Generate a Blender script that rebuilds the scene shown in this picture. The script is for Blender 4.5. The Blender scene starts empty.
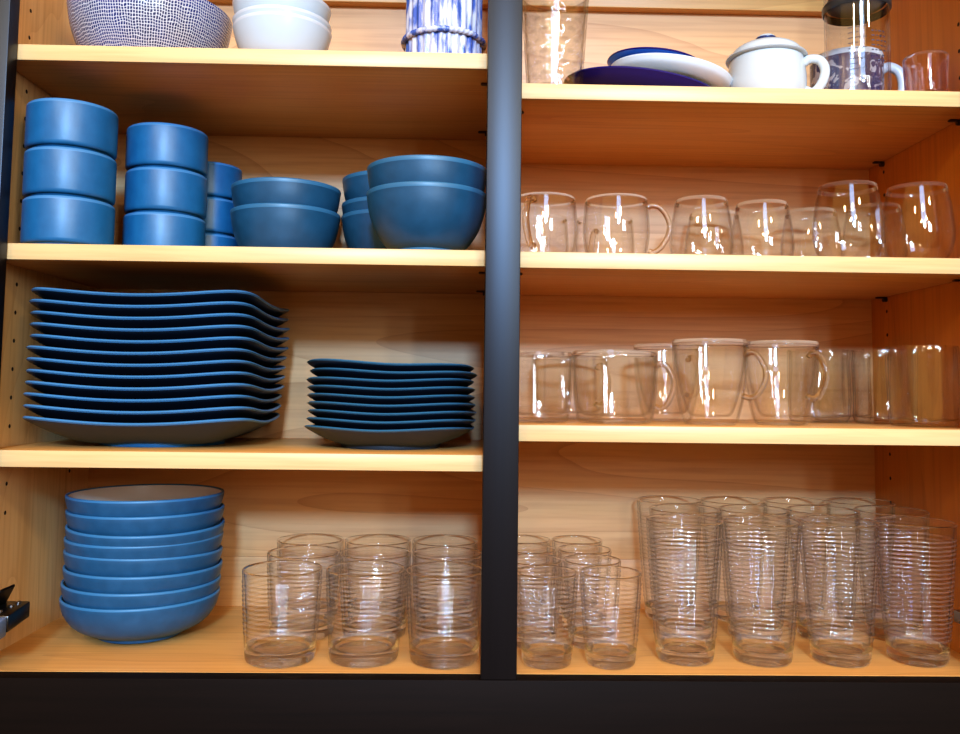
import bpy, bmesh, math, random
from mathutils import Vector, Matrix
random.seed(7)
PI = math.pi
scn = bpy.context.scene
COL = scn.collection

# ------------------------------------------------------------------ materials
def srgb(r, g, b):
    f = lambda c: (c/255/12.92) if c/255 <= .04045 else ((c/255+.055)/1.055)**2.4
    return (f(r), f(g), f(b), 1)

def new_mat(name):
    m = bpy.data.materials.new(name); m.use_nodes = True
    nt = m.node_tree; nt.nodes.clear()
    return m, nt, nt.nodes.new, nt.links.new

def principled(name, col, rough=.5, metal=0, spec=.5, coat=0, coat_rough=.1, bump=None, mottled=None):
    m, nt, N, L = new_mat(name)
    out = N('ShaderNodeOutputMaterial'); b = N('ShaderNodeBsdfPrincipled')
    b.inputs['Base Color'].default_value = col
    b.inputs['Roughness'].default_value = rough; b.inputs['Metallic'].default_value = metal
    b.inputs['Specular IOR Level'].default_value = spec
    b.inputs['Coat Weight'].default_value = coat; b.inputs['Coat Roughness'].default_value = coat_rough
    L(b.outputs[0], out.inputs[0])
    tc = N('ShaderNodeTexCoord')
    if mottled:
        n = N('ShaderNodeTexNoise'); n.inputs['Scale'].default_value = mottled[0]; n.inputs['Detail'].default_value = 5
        L(tc.outputs['Object'], n.inputs['Vector'])
        r = N('ShaderNodeValToRGB'); r.color_ramp.elements[0].position = .35; r.color_ramp.elements[1].position = .7
        r.color_ramp.elements[0].color = col; r.color_ramp.elements[1].color = mottled[1]
        L(n.outputs[0], r.inputs[0]); L(r.outputs[0], b.inputs['Base Color'])
    if bump:
        n = N('ShaderNodeTexNoise'); n.inputs['Scale'].default_value = bump[0]; n.inputs['Detail'].default_value = 3
        L(tc.outputs['Object'], n.inputs['Vector'])
        bp = N('ShaderNodeBump'); bp.inputs['Strength'].default_value = bump[1]; bp.inputs['Distance'].default_value = .001
        L(n.outputs[0], bp.inputs['Height']); L(bp.outputs[0], b.inputs['Normal'])
    return m

def wood(name, axis, light, mid, dark, figure=1.0, rough=.42, fine=1.0, streak=.35):
    """maple: broad cathedral figure plus fine streaks running along one axis"""
    m, nt, N, L = new_mat(name)
    out = N('ShaderNodeOutputMaterial'); b = N('ShaderNodeBsdfPrincipled'); L(b.outputs[0], out.inputs[0])
    b.inputs['Roughness'].default_value = rough; b.inputs['Specular IOR Level'].default_value = .35
    tc = N('ShaderNodeTexCoord'); oi = N('ShaderNodeObjectInfo')
    off = N('ShaderNodeVectorMath'); off.operation = 'SCALE'; off.inputs[0].default_value = (3.1, 5.3, 7.7)
    L(oi.outputs['Random'], off.inputs['Scale'])
    add = N('ShaderNodeVectorMath'); add.operation = 'ADD'; L(tc.outputs['Object'], add.inputs[0]); L(off.outputs[0], add.inputs[1])
    def mapped(along, across):
        mp = N('ShaderNodeMapping'); s = [across]*3; s[axis] = along; mp.inputs['Scale'].default_value = s
        L(add.outputs[0], mp.inputs['Vector']); return mp
    m1 = mapped(.55, 4.2)
    n1 = N('ShaderNodeTexNoise'); n1.inputs['Scale'].default_value = 1.3; n1.inputs['Detail'].default_value = 1.6; n1.inputs['Roughness'].default_value = .4
    L(m1.outputs[0], n1.inputs['Vector'])
    mul = N('ShaderNodeMath'); mul.operation = 'MULTIPLY'; mul.inputs[1].default_value = 13; L(n1.outputs[0], mul.inputs[0])
    fr = N('ShaderNodeMath'); fr.operation = 'FRACT'; L(mul.outputs[0], fr.inputs[0])
    cr = N('ShaderNodeValToRGB'); e = cr.color_ramp.elements
    e[0].position = 0; e[0].color = (0, 0, 0, 1); e[1].position = 1; e[1].color = (1, 1, 1, 1)
    x = e.new(.80); x.color = (.30, .30, .30, 1); x = e.new(.93); x.color = (.45, .45, .45, 1)
    L(fr.outputs[0], cr.inputs[0])
    m2 = mapped(6, 170)
    n2 = N('ShaderNodeTexNoise'); n2.inputs['Scale'].default_value = 1.0*fine; n2.inputs['Detail'].default_value = 4
    L(m2.outputs[0], n2.inputs['Vector'])
    m3 = mapped(1.2, 9)
    n3 = N('ShaderNodeTexNoise'); n3.inputs['Scale'].default_value = 1.5; n3.inputs['Detail'].default_value = 3
    L(m3.outputs[0], n3.inputs['Vector'])
    base = N('ShaderNodeValToRGB'); base.color_ramp.elements[0].position = .3; base.color_ramp.elements[1].position = .7
    base.color_ramp.elements[0].color = mid; base.color_ramp.elements[1].color = light
    L(n3.outputs[0], base.inputs[0])
    mixa = N('ShaderNodeMix'); mixa.data_type = 'RGBA'
    fa = N('ShaderNodeMath'); fa.operation = 'MULTIPLY'; fa.inputs[1].default_value = .42*figure; L(cr.outputs[0], fa.inputs[0])
    L(fa.outputs[0], mixa.inputs['Factor']); L(base.outputs[0], mixa.inputs['A']); mixa.inputs['B'].default_value = dark
    st = N('ShaderNodeMapRange'); st.inputs['From Min'].default_value = .45; st.inputs['From Max'].default_value = .8
    st.inputs['To Min'].default_value = 0; st.inputs['To Max'].default_value = streak
    L(n2.outputs[0], st.inputs['Value'])
    mixb = N('ShaderNodeMix'); mixb.data_type = 'RGBA'
    L(st.outputs[0], mixb.inputs['Factor']); L(mixa.outputs['Result'], mixb.inputs['A']); mixb.inputs['B'].default_value = dark
    L(mixb.outputs['Result'], b.inputs['Base Color'])
    return m

def glass(name, tint=(1, 1, 1, 1), edge=(.93, .94, .94, 1), clear=.5, ior=1.45):
    """clear glass: refraction mixed with straight transmission so light still reaches the shelf behind"""
    m, nt, N, L = new_mat(name)
    out = N('ShaderNodeOutputMaterial')
    g = N('ShaderNodeBsdfGlass'); g.inputs['IOR'].default_value = ior; g.inputs['Roughness'].default_value = 0
    g.inputs['Color'].default_value = tint
    t = N('ShaderNodeBsdfTransparent')
    lw = N('ShaderNodeLayerWeight'); lw.inputs['Blend'].default_value = .25
    mx = N('ShaderNodeMix'); mx.data_type = 'RGBA'; mx.inputs['A'].default_value = tint; mx.inputs['B'].default_value = edge
    L(lw.outputs['Facing'], mx.inputs['Factor']); L(mx.outputs['Result'], t.inputs['Color'])
    mix = N('ShaderNodeMixShader'); mix.inputs[0].default_value = clear
    L(g.outputs[0], mix.inputs[1]); L(t.outputs[0], mix.inputs[2]); L(mix.outputs[0], out.inputs[0])
    return m

def thin_glass(name, tint=(1, 1, 1, 1), edge=(.9, .9, .9, 1), f0=.05, flank=None, catch=0):
    """thin blown glass: light passes straight on, the surface reflects by Schlick's law"""
    m, nt, N, L = new_mat(name)
    out = N('ShaderNodeOutputMaterial')
    t = N('ShaderNodeBsdfTransparent'); g = N('ShaderNodeBsdfGlossy'); g.inputs['Roughness'].default_value = .0
    lw = N('ShaderNodeLayerWeight'); lw.inputs['Blend'].default_value = .5
    p = N('ShaderNodeMath'); p.operation = 'POWER'; p.inputs[1].default_value = 5; L(lw.outputs['Facing'], p.inputs[0])
    f = N('ShaderNodeMath'); f.operation = 'MULTIPLY_ADD'; L(p.outputs[0], f.inputs[0]); f.inputs[1].default_value = .8; f.inputs[2].default_value = f0
    p2 = N('ShaderNodeMath'); p2.operation = 'POWER'; p2.inputs[1].default_value = 4; L(lw.outputs['Facing'], p2.inputs[0])
    mx = N('ShaderNodeMix'); mx.data_type = 'RGBA'; mx.inputs['A'].default_value = tint; mx.inputs['B'].default_value = edge
    L(p2.outputs[0], mx.inputs['Factor']); L(mx.outputs['Result'], t.inputs['Color'])
    body = t
    if flank:                        # light bent away painted dark on downward flanks, caught light white on upward ones
        ge = N('ShaderNodeNewGeometry'); sx = N('ShaderNodeSeparateXYZ'); L(ge.outputs['Normal'], sx.inputs[0])
        def side(lo, hi):
            mr = N('ShaderNodeMapRange'); mr.inputs['From Min'].default_value = lo; mr.inputs['From Max'].default_value = hi
            L(sx.outputs['Z'], mr.inputs['Value']); return mr.outputs[0]
        m2 = N('ShaderNodeMix'); m2.data_type = 'RGBA'; L(side(-.12, -.5), m2.inputs['Factor'])
        L(mx.outputs['Result'], m2.inputs['A']); m2.inputs['B'].default_value = flank; L(m2.outputs['Result'], t.inputs['Color'])
        cm = N('ShaderNodeMath'); cm.operation = 'MULTIPLY'; cm.inputs[1].default_value = catch; L(side(.12, .5), cm.inputs[0])
        df = N('ShaderNodeBsdfDiffuse'); df.inputs['Color'].default_value = (.95, .95, .95, 1)
        tm = N('ShaderNodeMixShader'); L(cm.outputs[0], tm.inputs[0]); L(t.outputs[0], tm.inputs[1]); L(df.outputs[0], tm.inputs[2])
        body = tm
    mix = N('ShaderNodeMixShader'); L(f.outputs[0], mix.inputs[0])
    L(body.outputs[0], mix.inputs[1]); L(g.outputs[0], mix.inputs[2]); L(mix.outputs[0], out.inputs[0])
    return m

M = {}
M['wood_x'] = wood('maple_shelf_grain', 0, srgb(226, 174, 104), srgb(216, 156, 84), srgb(164, 100, 46), .6)
M['wood_back'] = wood('maple_back_panel', 0, srgb(220, 172, 122), srgb(211, 158, 100), srgb(156, 96, 48), .9)
M['wood_z'] = wood('maple_side_panel', 2, srgb(236, 200, 146), srgb(228, 184, 124), srgb(160, 96, 44), .45)
M['wood_right_shaded'] = wood('maple_right_side_shaded', 2, srgb(204, 134, 52), srgb(190, 116, 38), srgb(140, 76, 22), .5)  # same maple as the left side, its shade painted in as darker orange
M['wood_edge'] = wood('maple_edge_band', 0, srgb(222, 190, 138), srgb(214, 178, 122), srgb(176, 132, 80), .15, .4, 1.2, .4)
M['dark_wood'] = wood('espresso_stained_wood', 2, srgb(20, 15, 16), srgb(17, 12, 13), srgb(10, 7, 8), .3, .42, 1.0, .6)
M['dark_rail'] = wood('espresso_stained_rail', 0, srgb(22, 14, 10), srgb(18, 11, 8), srgb(11, 7, 5), .3, .62, 1.0, .6)
M['dark_rail'].node_tree.nodes['Principled BSDF'].inputs['Specular IOR Level'].default_value = .12
for k in ('dark_wood',):
    b_ = [n for n in M[k].node_tree.nodes if n.type == 'BSDF_PRINCIPLED'][0]
    b_.inputs['Specular IOR Level'].default_value = .55; b_.inputs['Specular Tint'].default_value = (.74, .86, 1, 1)
M['hole'] = principled('drilled_hole', srgb(40, 26, 16), .9)
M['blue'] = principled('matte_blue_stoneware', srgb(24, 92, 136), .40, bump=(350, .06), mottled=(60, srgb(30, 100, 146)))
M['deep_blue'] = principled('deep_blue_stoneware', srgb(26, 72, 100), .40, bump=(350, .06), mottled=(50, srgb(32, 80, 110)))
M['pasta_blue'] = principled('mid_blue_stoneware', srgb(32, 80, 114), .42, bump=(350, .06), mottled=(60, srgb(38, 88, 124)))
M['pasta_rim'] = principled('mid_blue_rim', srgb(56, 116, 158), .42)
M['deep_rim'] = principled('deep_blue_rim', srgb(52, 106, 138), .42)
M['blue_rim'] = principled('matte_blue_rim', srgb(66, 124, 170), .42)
M['slate'] = principled('bounce_lit_grey_underside', srgb(34, 48, 60), .5, bump=(300, .05))  # bottom plates: light bounced off the shelf is put into this greyer tone
M['under'] = principled('shaded_navy_underside', srgb(9, 26, 44), .45, bump=(300, .05))  # shade under the stacked blue plates painted into the colour
M['cream'] = principled('cream_inner_glaze', srgb(214, 200, 182), .3)
M['white'] = principled('white_glazed_ceramic', srgb(198, 206, 212), .22)
M['soft_white'] = principled('soft_white_ceramic', srgb(184, 198, 206), .25)
M['enamel'] = principled('pale_blue_white_enamel', srgb(190, 200, 202), .2)
M['navy'] = principled('navy_glaze', srgb(16, 14, 96), .18)
M['cobalt'] = principled('cobalt_glaze', srgb(46, 106, 206), .2)
M['rim_navy'] = principled('navy_rim_line', srgb(28, 44, 92), .3)
M['steel'] = principled('nickel_steel', srgb(170, 170, 172), .28, metal=1)
M['dark_steel'] = principled('dark_steel', srgb(84, 80, 74), .32, metal=1)
M['blue_plastic'] = principled('grey_blue_cap', srgb(110, 135, 180), .4)
M['pin'] = principled('dark_shelf_pin', srgb(70, 48, 34), .5, metal=.3)
M['lid'] = principled('smoked_grey_lid', srgb(50, 52, 52), .3)
M['ink'] = principled('dark_print', srgb(60, 52, 66), .6)
M['glass'] = glass('clear_pressed_glass', clear=.15, edge=(.97, .98, .98, 1))
M['thin_glass'] = thin_glass('clear_thin_glass', edge=(.80, .78, .76, 1))
M['dw_glass'] = thin_glass('clear_borosilicate', edge=(.90, .89, .88, 1), f0=.04)
M['wall_glass'] = thin_glass('clear_ribbed_wall_glass', tint=(1, 1, 1, 1), edge=(.62, .61, .60, 1), f0=.035, flank=(.78, .77, .76, 1), catch=.09)
M['wavy_glass'] = thin_glass('clear_wavy_glass', edge=(.55, .53, .51, 1), f0=.085)
M['solid_glass'] = glass('clear_solid_glass', clear=.25, edge=(1, 1, 1, 1))
M['plastic'] = glass('clear_acrylic', tint=(.99, .995, 1, 1), clear=.25, ior=1.3)
M['clear_wall'] = thin_glass('clear_carafe_glass', edge=(.70, .72, .74, 1))
M['dimple_glass'] = thin_glass('clear_dimpled_acrylic', tint=(.98, .98, .98, 1), edge=(.55, .54, .54, 1), f0=.08, flank=(.78, .77, .76, 1))
M['red_glass'] = glass('faint_red_glass', tint=(1, .92, .89, 1), edge=(.95, .62, .58, 1), clear=.3)

def rim_mat(name, amt):
    m, nt, N, L = new_mat(name)
    out = N('ShaderNodeOutputMaterial'); t = N('ShaderNodeBsdfGlass'); t.inputs['IOR'].default_value = 1.18; t.inputs['Roughness'].default_value = .05
    d = N('ShaderNodeBsdfDiffuse'); d.inputs['Color'].default_value = (.95, .93, .90, 1)  # diffuse white painted in as the light caught along a rim
    x = N('ShaderNodeMixShader'); x.inputs[0].default_value = amt; L(t.outputs[0], x.inputs[1]); L(d.outputs[0], x.inputs[2]); L(x.outputs[0], out.inputs[0])
    return m
M['glass_rim'] = rim_mat('painted_glint_rim', .03)
def crosshatch_mat():
    m, nt, N, L = new_mat('blue_white_crosshatch_glaze')
    out = N('ShaderNodeOutputMaterial'); b = N('ShaderNodeBsdfPrincipled'); L(b.outputs[0], out.inputs[0])
    b.inputs['Roughness'].default_value = .25
    tc = N('ShaderNodeTexCoord'); sx = N('ShaderNodeSeparateXYZ')
    jn = N('ShaderNodeTexNoise'); jn.inputs['Scale'].default_value = 70; jn.inputs['Detail'].default_value = 4
    L(tc.outputs['Object'], jn.inputs['Vector'])
    L(tc.outputs['Object'], sx.inputs[0])
    at = N('ShaderNodeMath'); at.operation = 'ARCTAN2'; L(sx.outputs['Y'], at.inputs[0]); L(sx.outputs['X'], at.inputs[1])
    def lines(src, freq, jit, lo, hi):
        a = N('ShaderNodeMath'); a.operation = 'MULTIPLY_ADD'; L(src, a.inputs[0]); a.inputs[1].default_value = freq
        j = N('ShaderNodeMath'); j.operation = 'MULTIPLY'; L(jn.outputs[0], j.inputs[0]); j.inputs[1].default_value = jit
        L(j.outputs[0], a.inputs[2])
        f = N('ShaderNodeMath'); f.operation = 'FRACT'; L(a.outputs[0], f.inputs[0])
        r = N('ShaderNodeMapRange'); r.inputs['From Min'].default_value = lo; r.inputs['From Max'].default_value = hi
        L(f.outputs[0], r.inputs['Value']); return r.outputs[0]
    v1 = lines(at.outputs[0], 29, 1.5, .62, .86)
    # rings follow the slanted distance from the foot
    ln = N('ShaderNodeVectorMath'); ln.operation = 'LENGTH'; L(tc.outputs['Object'], ln.inputs[0])
    v2 = lines(ln.outputs['Value'], 360, 2.2, .66, .9)
    mx = N('ShaderNodeMath'); mx.operation = 'MAXIMUM'; L(v1, mx.inputs[0]); L(v2, mx.inputs[1])
    bn = N('ShaderNodeTexNoise'); bn.inputs['Scale'].default_value = 14; L(tc.outputs['Object'], bn.inputs['Vector'])
    cr = N('ShaderNodeValToRGB'); cr.color_ramp.elements[0].position = .35; cr.color_ramp.elements[1].position = .65
    cr.color_ramp.elements[0].color = srgb(22, 48, 122); cr.color_ramp.elements[1].color = srgb(44, 50, 82)
    L(bn.outputs[0], cr.inputs[0])
    c = N('ShaderNodeMix'); c.data_type = 'RGBA'; L(mx.outputs[0], c.inputs['Factor']); L(cr.outputs[0], c.inputs['A'])
    c.inputs['B'].default_value = srgb(206, 208, 212); L(c.outputs['Result'], b.inputs['Base Color'])
    return m
M['crosshatch'] = crosshatch_mat()

def crock_mat():
    m, nt, N, L = new_mat('blue_streaked_fluted_glaze')
    out = N('ShaderNodeOutputMaterial'); b = N('ShaderNodeBsdfPrincipled'); L(b.outputs[0], out.inputs[0])
    b.inputs['Roughness'].default_value = .25
    tc = N('ShaderNodeTexCoord'); mp = N('ShaderNodeMapping'); mp.inputs['Scale'].default_value = (95, 95, 26)
    L(tc.outputs['Object'], mp.inputs[0])
    n = N('ShaderNodeTexNoise'); n.inputs['Scale'].default_value = 1; n.inputs['Detail'].default_value = 4; L(mp.outputs[0], n.inputs['Vector'])
    cr = N('ShaderNodeValToRGB'); e = cr.color_ramp.elements
    e[0].position = .45; e[0].color = srgb(196, 200, 214); e[1].position = .58; e[1].color = srgb(66, 96, 170)
    L(n.outputs[0], cr.inputs[0]); L(cr.outputs[0], b.inputs['Base Color'])
    return m
M['crock'] = crock_mat()

def navy_pattern_mat():
    m, nt, N, L = new_mat('navy_swirl_on_white_glaze')
    out = N('ShaderNodeOutputMaterial'); b = N('ShaderNodeBsdfPrincipled'); L(b.outputs[0], out.inputs[0])
    b.inputs['Roughness'].default_value = .25
    tc = N('ShaderNodeTexCoord'); n = N('ShaderNodeTexNoise'); n.inputs['Scale'].default_value = 44; n.inputs['Distortion'].default_value = 2.5
    L(tc.outputs['Object'], n.inputs['Vector'])
    cr = N('ShaderNodeValToRGB'); cr.color_ramp.interpolation = 'CONSTANT'; e = cr.color_ramp.elements
    e[0].position = 0; e[0].color = srgb(32, 44, 92); e[1].position = .58; e[1].color = srgb(160, 158, 166)
    L(n.outputs[0], cr.inputs[0]); L(cr.outputs[0], b.inputs['Base Color'])
    return m
M['navy_pattern'] = navy_pattern_mat()

# ------------------------------------------------------------------ mesh helpers
def mesh_from(bm, name, mats, smooth=True, angle=None):
    bmesh.ops.recalc_face_normals(bm, faces=bm.faces)
    me = bpy.data.meshes.new(name); bm.to_mesh(me); bm.free()
    for mt in (mats if isinstance(mats, (list, tuple)) else [mats]): me.materials.append(mt)
    if smooth:
        for p in me.polygons: p.use_smooth = True
        if angle: me.set_sharp_from_angle(angle=math.radians(angle))
    return me

def link(name, me, loc=(0, 0, 0), parent=None, rot=(0, 0, 0)):
    o = bpy.data.objects.new(name, me); COL.objects.link(o)
    o.location = loc; o.rotation_euler = rot
    if parent: o.parent = parent
    return o

def tag(o, label, cat, group=None):
    o['label'] = label; o['category'] = cat
    if group: o['group'] = group
    return o

def thing(name, loc, label, cat, group=None, rot=(0, 0, 0)):
    return tag(link(name, None, loc, None, rot), label, cat, group)

def lathe_bm(prof, seg=64, closed=False, bm=None, matfn=None, warp=None):
    """revolve (r,z) points; r==0 makes a pole. closed joins the last ring to the first"""
    bm = bm or bmesh.new(); rings = []
    for i, (r, z) in enumerate(prof):
        if r <= 1e-6: rings.append([bm.verts.new((0, 0, z))])
        else:
            ring = []
            for k in range(seg):
                a = 2*PI*k/seg
                rr, zz = warp(r, z, a, i) if warp else (r, z)
                ring.append(bm.verts.new((rr*math.cos(a), rr*math.sin(a), zz)))
            rings.append(ring)
    n = len(rings)
    for i in range(n if closed else n-1):
        A, B = rings[i], rings[(i+1) % n]
        for k in range(seg):
            k2 = (k+1) % seg
            if len(A) == 1 and len(B) == 1: break
            if len(A) == 1: f = bm.faces.new((A[0], B[k], B[k2]))
            elif len(B) == 1: f = bm.faces.new((A[k], B[0], A[k2]))
            else: f = bm.faces.new((A[k], B[k], B[k2], A[k2]))
            if matfn: f.material_index = matfn(i)
    return bm

def add_box(bm, lo, hi, mi=0):
    v = [bm.verts.new((x, y, z)) for x in (lo[0], hi[0]) for y in (lo[1], hi[1]) for z in (lo[2], hi[2])]
    for q in ((0, 1, 3, 2), (4, 6, 7, 5), (0, 4, 5, 1), (2, 3, 7, 6), (0, 2, 6, 4), (1, 5, 7, 3)):
        f = bm.faces.new([v[i] for i in q]); f.material_index = mi
    return v

def box_mesh(name, lo, hi, mat, bevel=.0008):
    bm = bmesh.new(); add_box(bm, lo, hi)
    if bevel: bmesh.ops.bevel(bm, geom=list(bm.edges), offset=bevel, segments=2, affect='EDGES', profile=.5)
    return mesh_from(bm, name, mat, True, 40)

def tube_bm(pts, rad, seg=12, bm=None, flat=1.0, up=Vector((0, 0, 1))):
    """swept tube along pts with a radius (or list of radii); flat squashes it along the sweep plane normal"""
    bm = bm or bmesh.new(); pts = [Vector(p) for p in pts]; n = len(pts); rings = []
    nrm = None
    for i, p in enumerate(pts):
        t = (pts[min(i+1, n-1)]-pts[max(i-1, 0)]).normalized()
        if nrm is None:
            nrm = t.cross(up)
            if nrm.length < 1e-4: nrm = t.cross(Vector((0, 1, 0)))
        nrm = (nrm-t*nrm.dot(t)).normalized()
        bn = t.cross(nrm).normalized()
        r = rad[i] if isinstance(rad, (list, tuple)) else rad
        rings.append([bm.verts.new(p+nrm*r*flat*math.cos(2*PI*k/seg)+bn*r*math.sin(2*PI*k/seg)) for k in range(seg)])
    for i in range(n-1):
        for k in range(seg):
            k2 = (k+1) % seg
            bm.faces.new((rings[i][k], rings[i][k2], rings[i+1][k2], rings[i+1][k]))
    bm.faces.new(rings[0][::-1]); bm.faces.new(rings[-1])
    return bm

def spline(pts, n=28):
    P = [Vector(p) for p in pts]; P = [P[0]*2-P[1]]+P+[P[-1]*2-P[-2]]; out = []
    segs = len(P)-3
    for i in range(n):
        s = i/(n-1)*segs; k = min(int(s), segs-1); t = s-k; a, b, c, d = P[k:k+4]
        out.append(.5*((2*b)+(-a+c)*t+(2*a-5*b+4*c-d)*t*t+(-a+3*b-3*c+d)*t**3))
    return out

def smooth_prof(pts, n=40):
    return [(max(v.x, 0), v.y) for v in spline([(r, z, 0) for r, z in pts], n)]

# ------------------------------------------------------------------ dimensions (metres)
T = .019
YS, YB = .0224, .3173
ZL = (.7186, .4822, .2445); ZR = (.6834, .4814, .2797)
XL, XR = -.601, .570
TOP = 1.02
SL, SR = -.0269, .0132          # the middle stile
PL, PR = -.0175, .0045          # partition behind it

def struct(name, me):
    o = link(name, me); o['kind'] = 'structure'; return o

# ------------------------------------------------------------------ the cabinet shell
def panel_with_holes(name, lo, hi, mat, holes, side):
    bm = bmesh.new(); add_box(bm, lo, hi)
    x = hi[0] if side > 0 else lo[0]
    for (y, z) in holes:                       # drilled shelf-pin holes
        c = bm.verts.new((x+side*.0003, y, z)); ring = [bm.verts.new((x+side*.0003, y+.0026*math.cos(a*PI/6), z+.0026*math.sin(a*PI/6))) for a in range(12)]
        for k in range(12):
            f = bm.faces.new((c, ring[k], ring[(k+1) % 12])); f.material_index = 1
            if (f.normal.x if f.normal.length else 0)*side < 0: f.normal_flip()
    me = bpy.data.meshes.new(name); bm.to_mesh(me); bm.free(); me.materials.append(mat); me.materials.append(M['hole'])
    return struct(name, me)

holesL = [(y, .0605+.03465*i) for i in range(3, 26) for y in (.0888, .255) if all(abs(.0605+.03465*i-(z-.01)) > .014 for z in ZL)]
holesR = [(y, .060+.03465*i) for i in range(3, 26) for y in (.0705, .27) if all(abs(.060+.03465*i-(z-.01)) > .014 for z in ZR)]
panel_with_holes('wall_left', (XL-.016, YS, -.02), (XL, YB+.012, TOP), M['wood_z'], holesL, 1)
panel_with_holes('wall_right', (XR, YS, -.02), (XR+.016, YB+.012, TOP), M['wood_right_shaded'], holesR, -1)
struct('wall_middle', box_mesh('wall_middle', (PL, YS, 0), (PR, YB, TOP), M['wood_z'], 0))
struct('wall_back', box_mesh('wall_back', (XL, YB, 0), (XR, YB+.012, TOP), M['wood_back'], 0))
struct('floor', box_mesh('floor', (XL, YS, -.018), (XR, YB, 0), M['wood_x'], 0))
struct('ceiling', box_mesh('ceiling', (XL, YS, TOP), (XR, YB+.012, TOP+.018), M['wood_x'], 0))
struct('trim_1', box_mesh('trim_1', (SL, 0, 0), (SR, .0218, TOP-.03), M['dark_wood'], .0012))           # middle stile
struct('trim_2', box_mesh('trim_2', (-.64, 0, -.14), (.62, .0222, -.0003), M['dark_rail'], .0010))     # bottom rail
struct('trim_3', box_mesh('trim_3', (-.64, 0, -.0003), (-.5785, .0218, TOP-.03), M['dark_wood'], .0012))  # left stile
struct('trim_4', box_mesh('trim_4', (.545, 0, -.0003), (.62, .0218, TOP-.03), M['dark_wood'], .0012))   # right stile
struct('trim_5', box_mesh('trim_5', (-.64, 0, TOP-.03), (.62, .0218, TOP+.03), M['dark_rail'], .0012))  # top rail
for i, (a, b) in enumerate(((XL+.0005, PL-.0003), (PR+.0003, XR-.0005))):
    struct('trim_%d' % (6+i), box_mesh('trim', (a, YB-.018, .906), (b, YB, .985), M['wood_x'], .0015))   # hanging cleats
    struct('trim_%d' % (8+i), box_mesh('trim', (a, YB-.004, .0), (b, YB, .0715), M['wood_back'], .0012))  # low nailer strips

# adjustable shelf boards, each with its solid front edge
def shelf(x0, x1, z, label):
    e = thing('shelf_board', ((x0+x1)/2, YS, z-T), label, 'shelf', 'adjustable maple shelf boards')
    w = (x1-x0)/2
    link('board', box_mesh('board', (-w, .0042, 0), (w, YB-YS-.001, T), M['wood_x'], .0004), parent=e)
    link('edge_band', box_mesh('edge_band', (-w, 0, 0), (w, .0041, T), M['wood_edge'], .0009), parent=e)
xl0, xl1, xr0, xr1 = XL+.0015, PL-.001, PR+.001, XR-.0015
shelf(xl0, xl1, ZL[0], 'light maple shelf holding the crosshatched blue bowl and white bowls')
shelf(xl0, xl1, ZL[1], 'light maple shelf holding the stacks of blue cups and deep blue bowls')
shelf(xl0, xl1, ZL[2], 'light maple shelf holding the two stacks of blue plates')
shelf(xr0, xr1, ZR[0], 'light maple shelf holding the lidded white pot and glass carafe')
shelf(xr0, xr1, ZR[1], 'light maple shelf holding glass mugs and stemless wine glasses')
shelf(xr0, xr1, ZR[2], 'light maple shelf holding the double-walled glass mugs and tumblers')

# shelf pins: a little spoon under the board with a stud towards the wall
def pin_mesh():
    bm = bmesh.new()
    add_box(bm, (0, -.0035, -.0022), (.016, .0035, 0)); bmesh.ops.bevel(bm, geom=list(bm.edges), offset=.0008, segments=2, affect='EDGES')
    tube_bm([(0, 0, -.004), (.006, 0, -.004)], .0030, 10, bm)
    return mesh_from(bm, 'shelf_pin', M['pin'], True, 40)
PIN = pin_mesh()
for nm, side, zs, txt in (('L', (PL, PI), ZL, 'left'), ('R', (XR, PI), ZR, 'right'), ('R', (PR, 0), ZR, 'right')):
    names = {'left': ('shelf with the crosshatched bowl', 'shelf with the blue cups', 'shelf with the blue plates'),
             'right': ('shelf with the lidded pot', 'shelf with the wine glasses', 'shelf with the double-walled mugs')}[txt]
    for z, s in list(zip(zs, names))[:2]:
        for y, w in ((.0705, 'front'), (.27, 'back')):
            if side[0] == PR and w == 'back': continue
            where = 'the right wall' if side[0] == XR else 'the middle post'
            tag(link('shelf_pin', PIN, (side[0], y, z-T-.0002), None, (0, 0, side[1])),
                'dark %s pin under %s, by %s' % (w, s, where), 'shelf pin', 'shelf pins under the boards')

# hinges
def hinge(loc, flip, label):
    e = thing('cabinet_hinge', loc, label, 'hinge', None)
    s = -1 if flip else 1
    def bx(n, lo, hi, mt, bv=.0012):
        a, b = (lo[0]*s, hi[0]*s); return link(n, box_mesh(n, (min(a, b), lo[1], lo[2]), (max(a, b), hi[1], hi[2]), mt, bv), parent=e)
    return e, bx
e, bx = hinge((XL, .04, .047), False, 'dark metal hinge arm with blue-grey end on left side wall beside the pasta bowls')
bx('mounting_plate', (.0002, -.012, .0), (.0035, .030, .030), M['dark_steel'])
bx('mounting_block', (.0036, -.008, .002), (.020, .028, .0165), M['dark_steel'])
for o in (bx('hinge_arm', (.0205, -.038, .0), (.0500, .029, .0185), M['dark_steel'], .002),
          bx('end_cap', (.0200, -.078, -.003), (.0490, -.0385, .0175), M['blue_plastic'], .002)):
    for v in o.data.vertices: v.co.x -= .14*(v.co.y+.004)      # the arm splays out towards the door
for y in (-.02, .004, .02):
    bm = bmesh.new(); lathe_bm([(0, .0), (.003, .0), (.003, .0012), (.002, .0018), (0, .0018)], 14, bm=bm)
    link('screw', mesh_from(bm, 'screw', M['steel'], True, 40), (.036, y, .0186), e)
bm = bmesh.new(); add_box(bm, (0, -.016, 0), (.003, .016, .026)); bmesh.ops.bevel(bm, geom=list(bm.edges), offset=.001, segments=2, affect='EDGES')
link('release_tab', mesh_from(bm, 'release_tab', M['dark_steel'], True, 40), (.017, .006, .0165), e, (0, .45, 0))
e, bx = hinge((XR, .04, .044), True, 'nickel hinge arm on right side wall beside the last tall ribbed glass')
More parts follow.
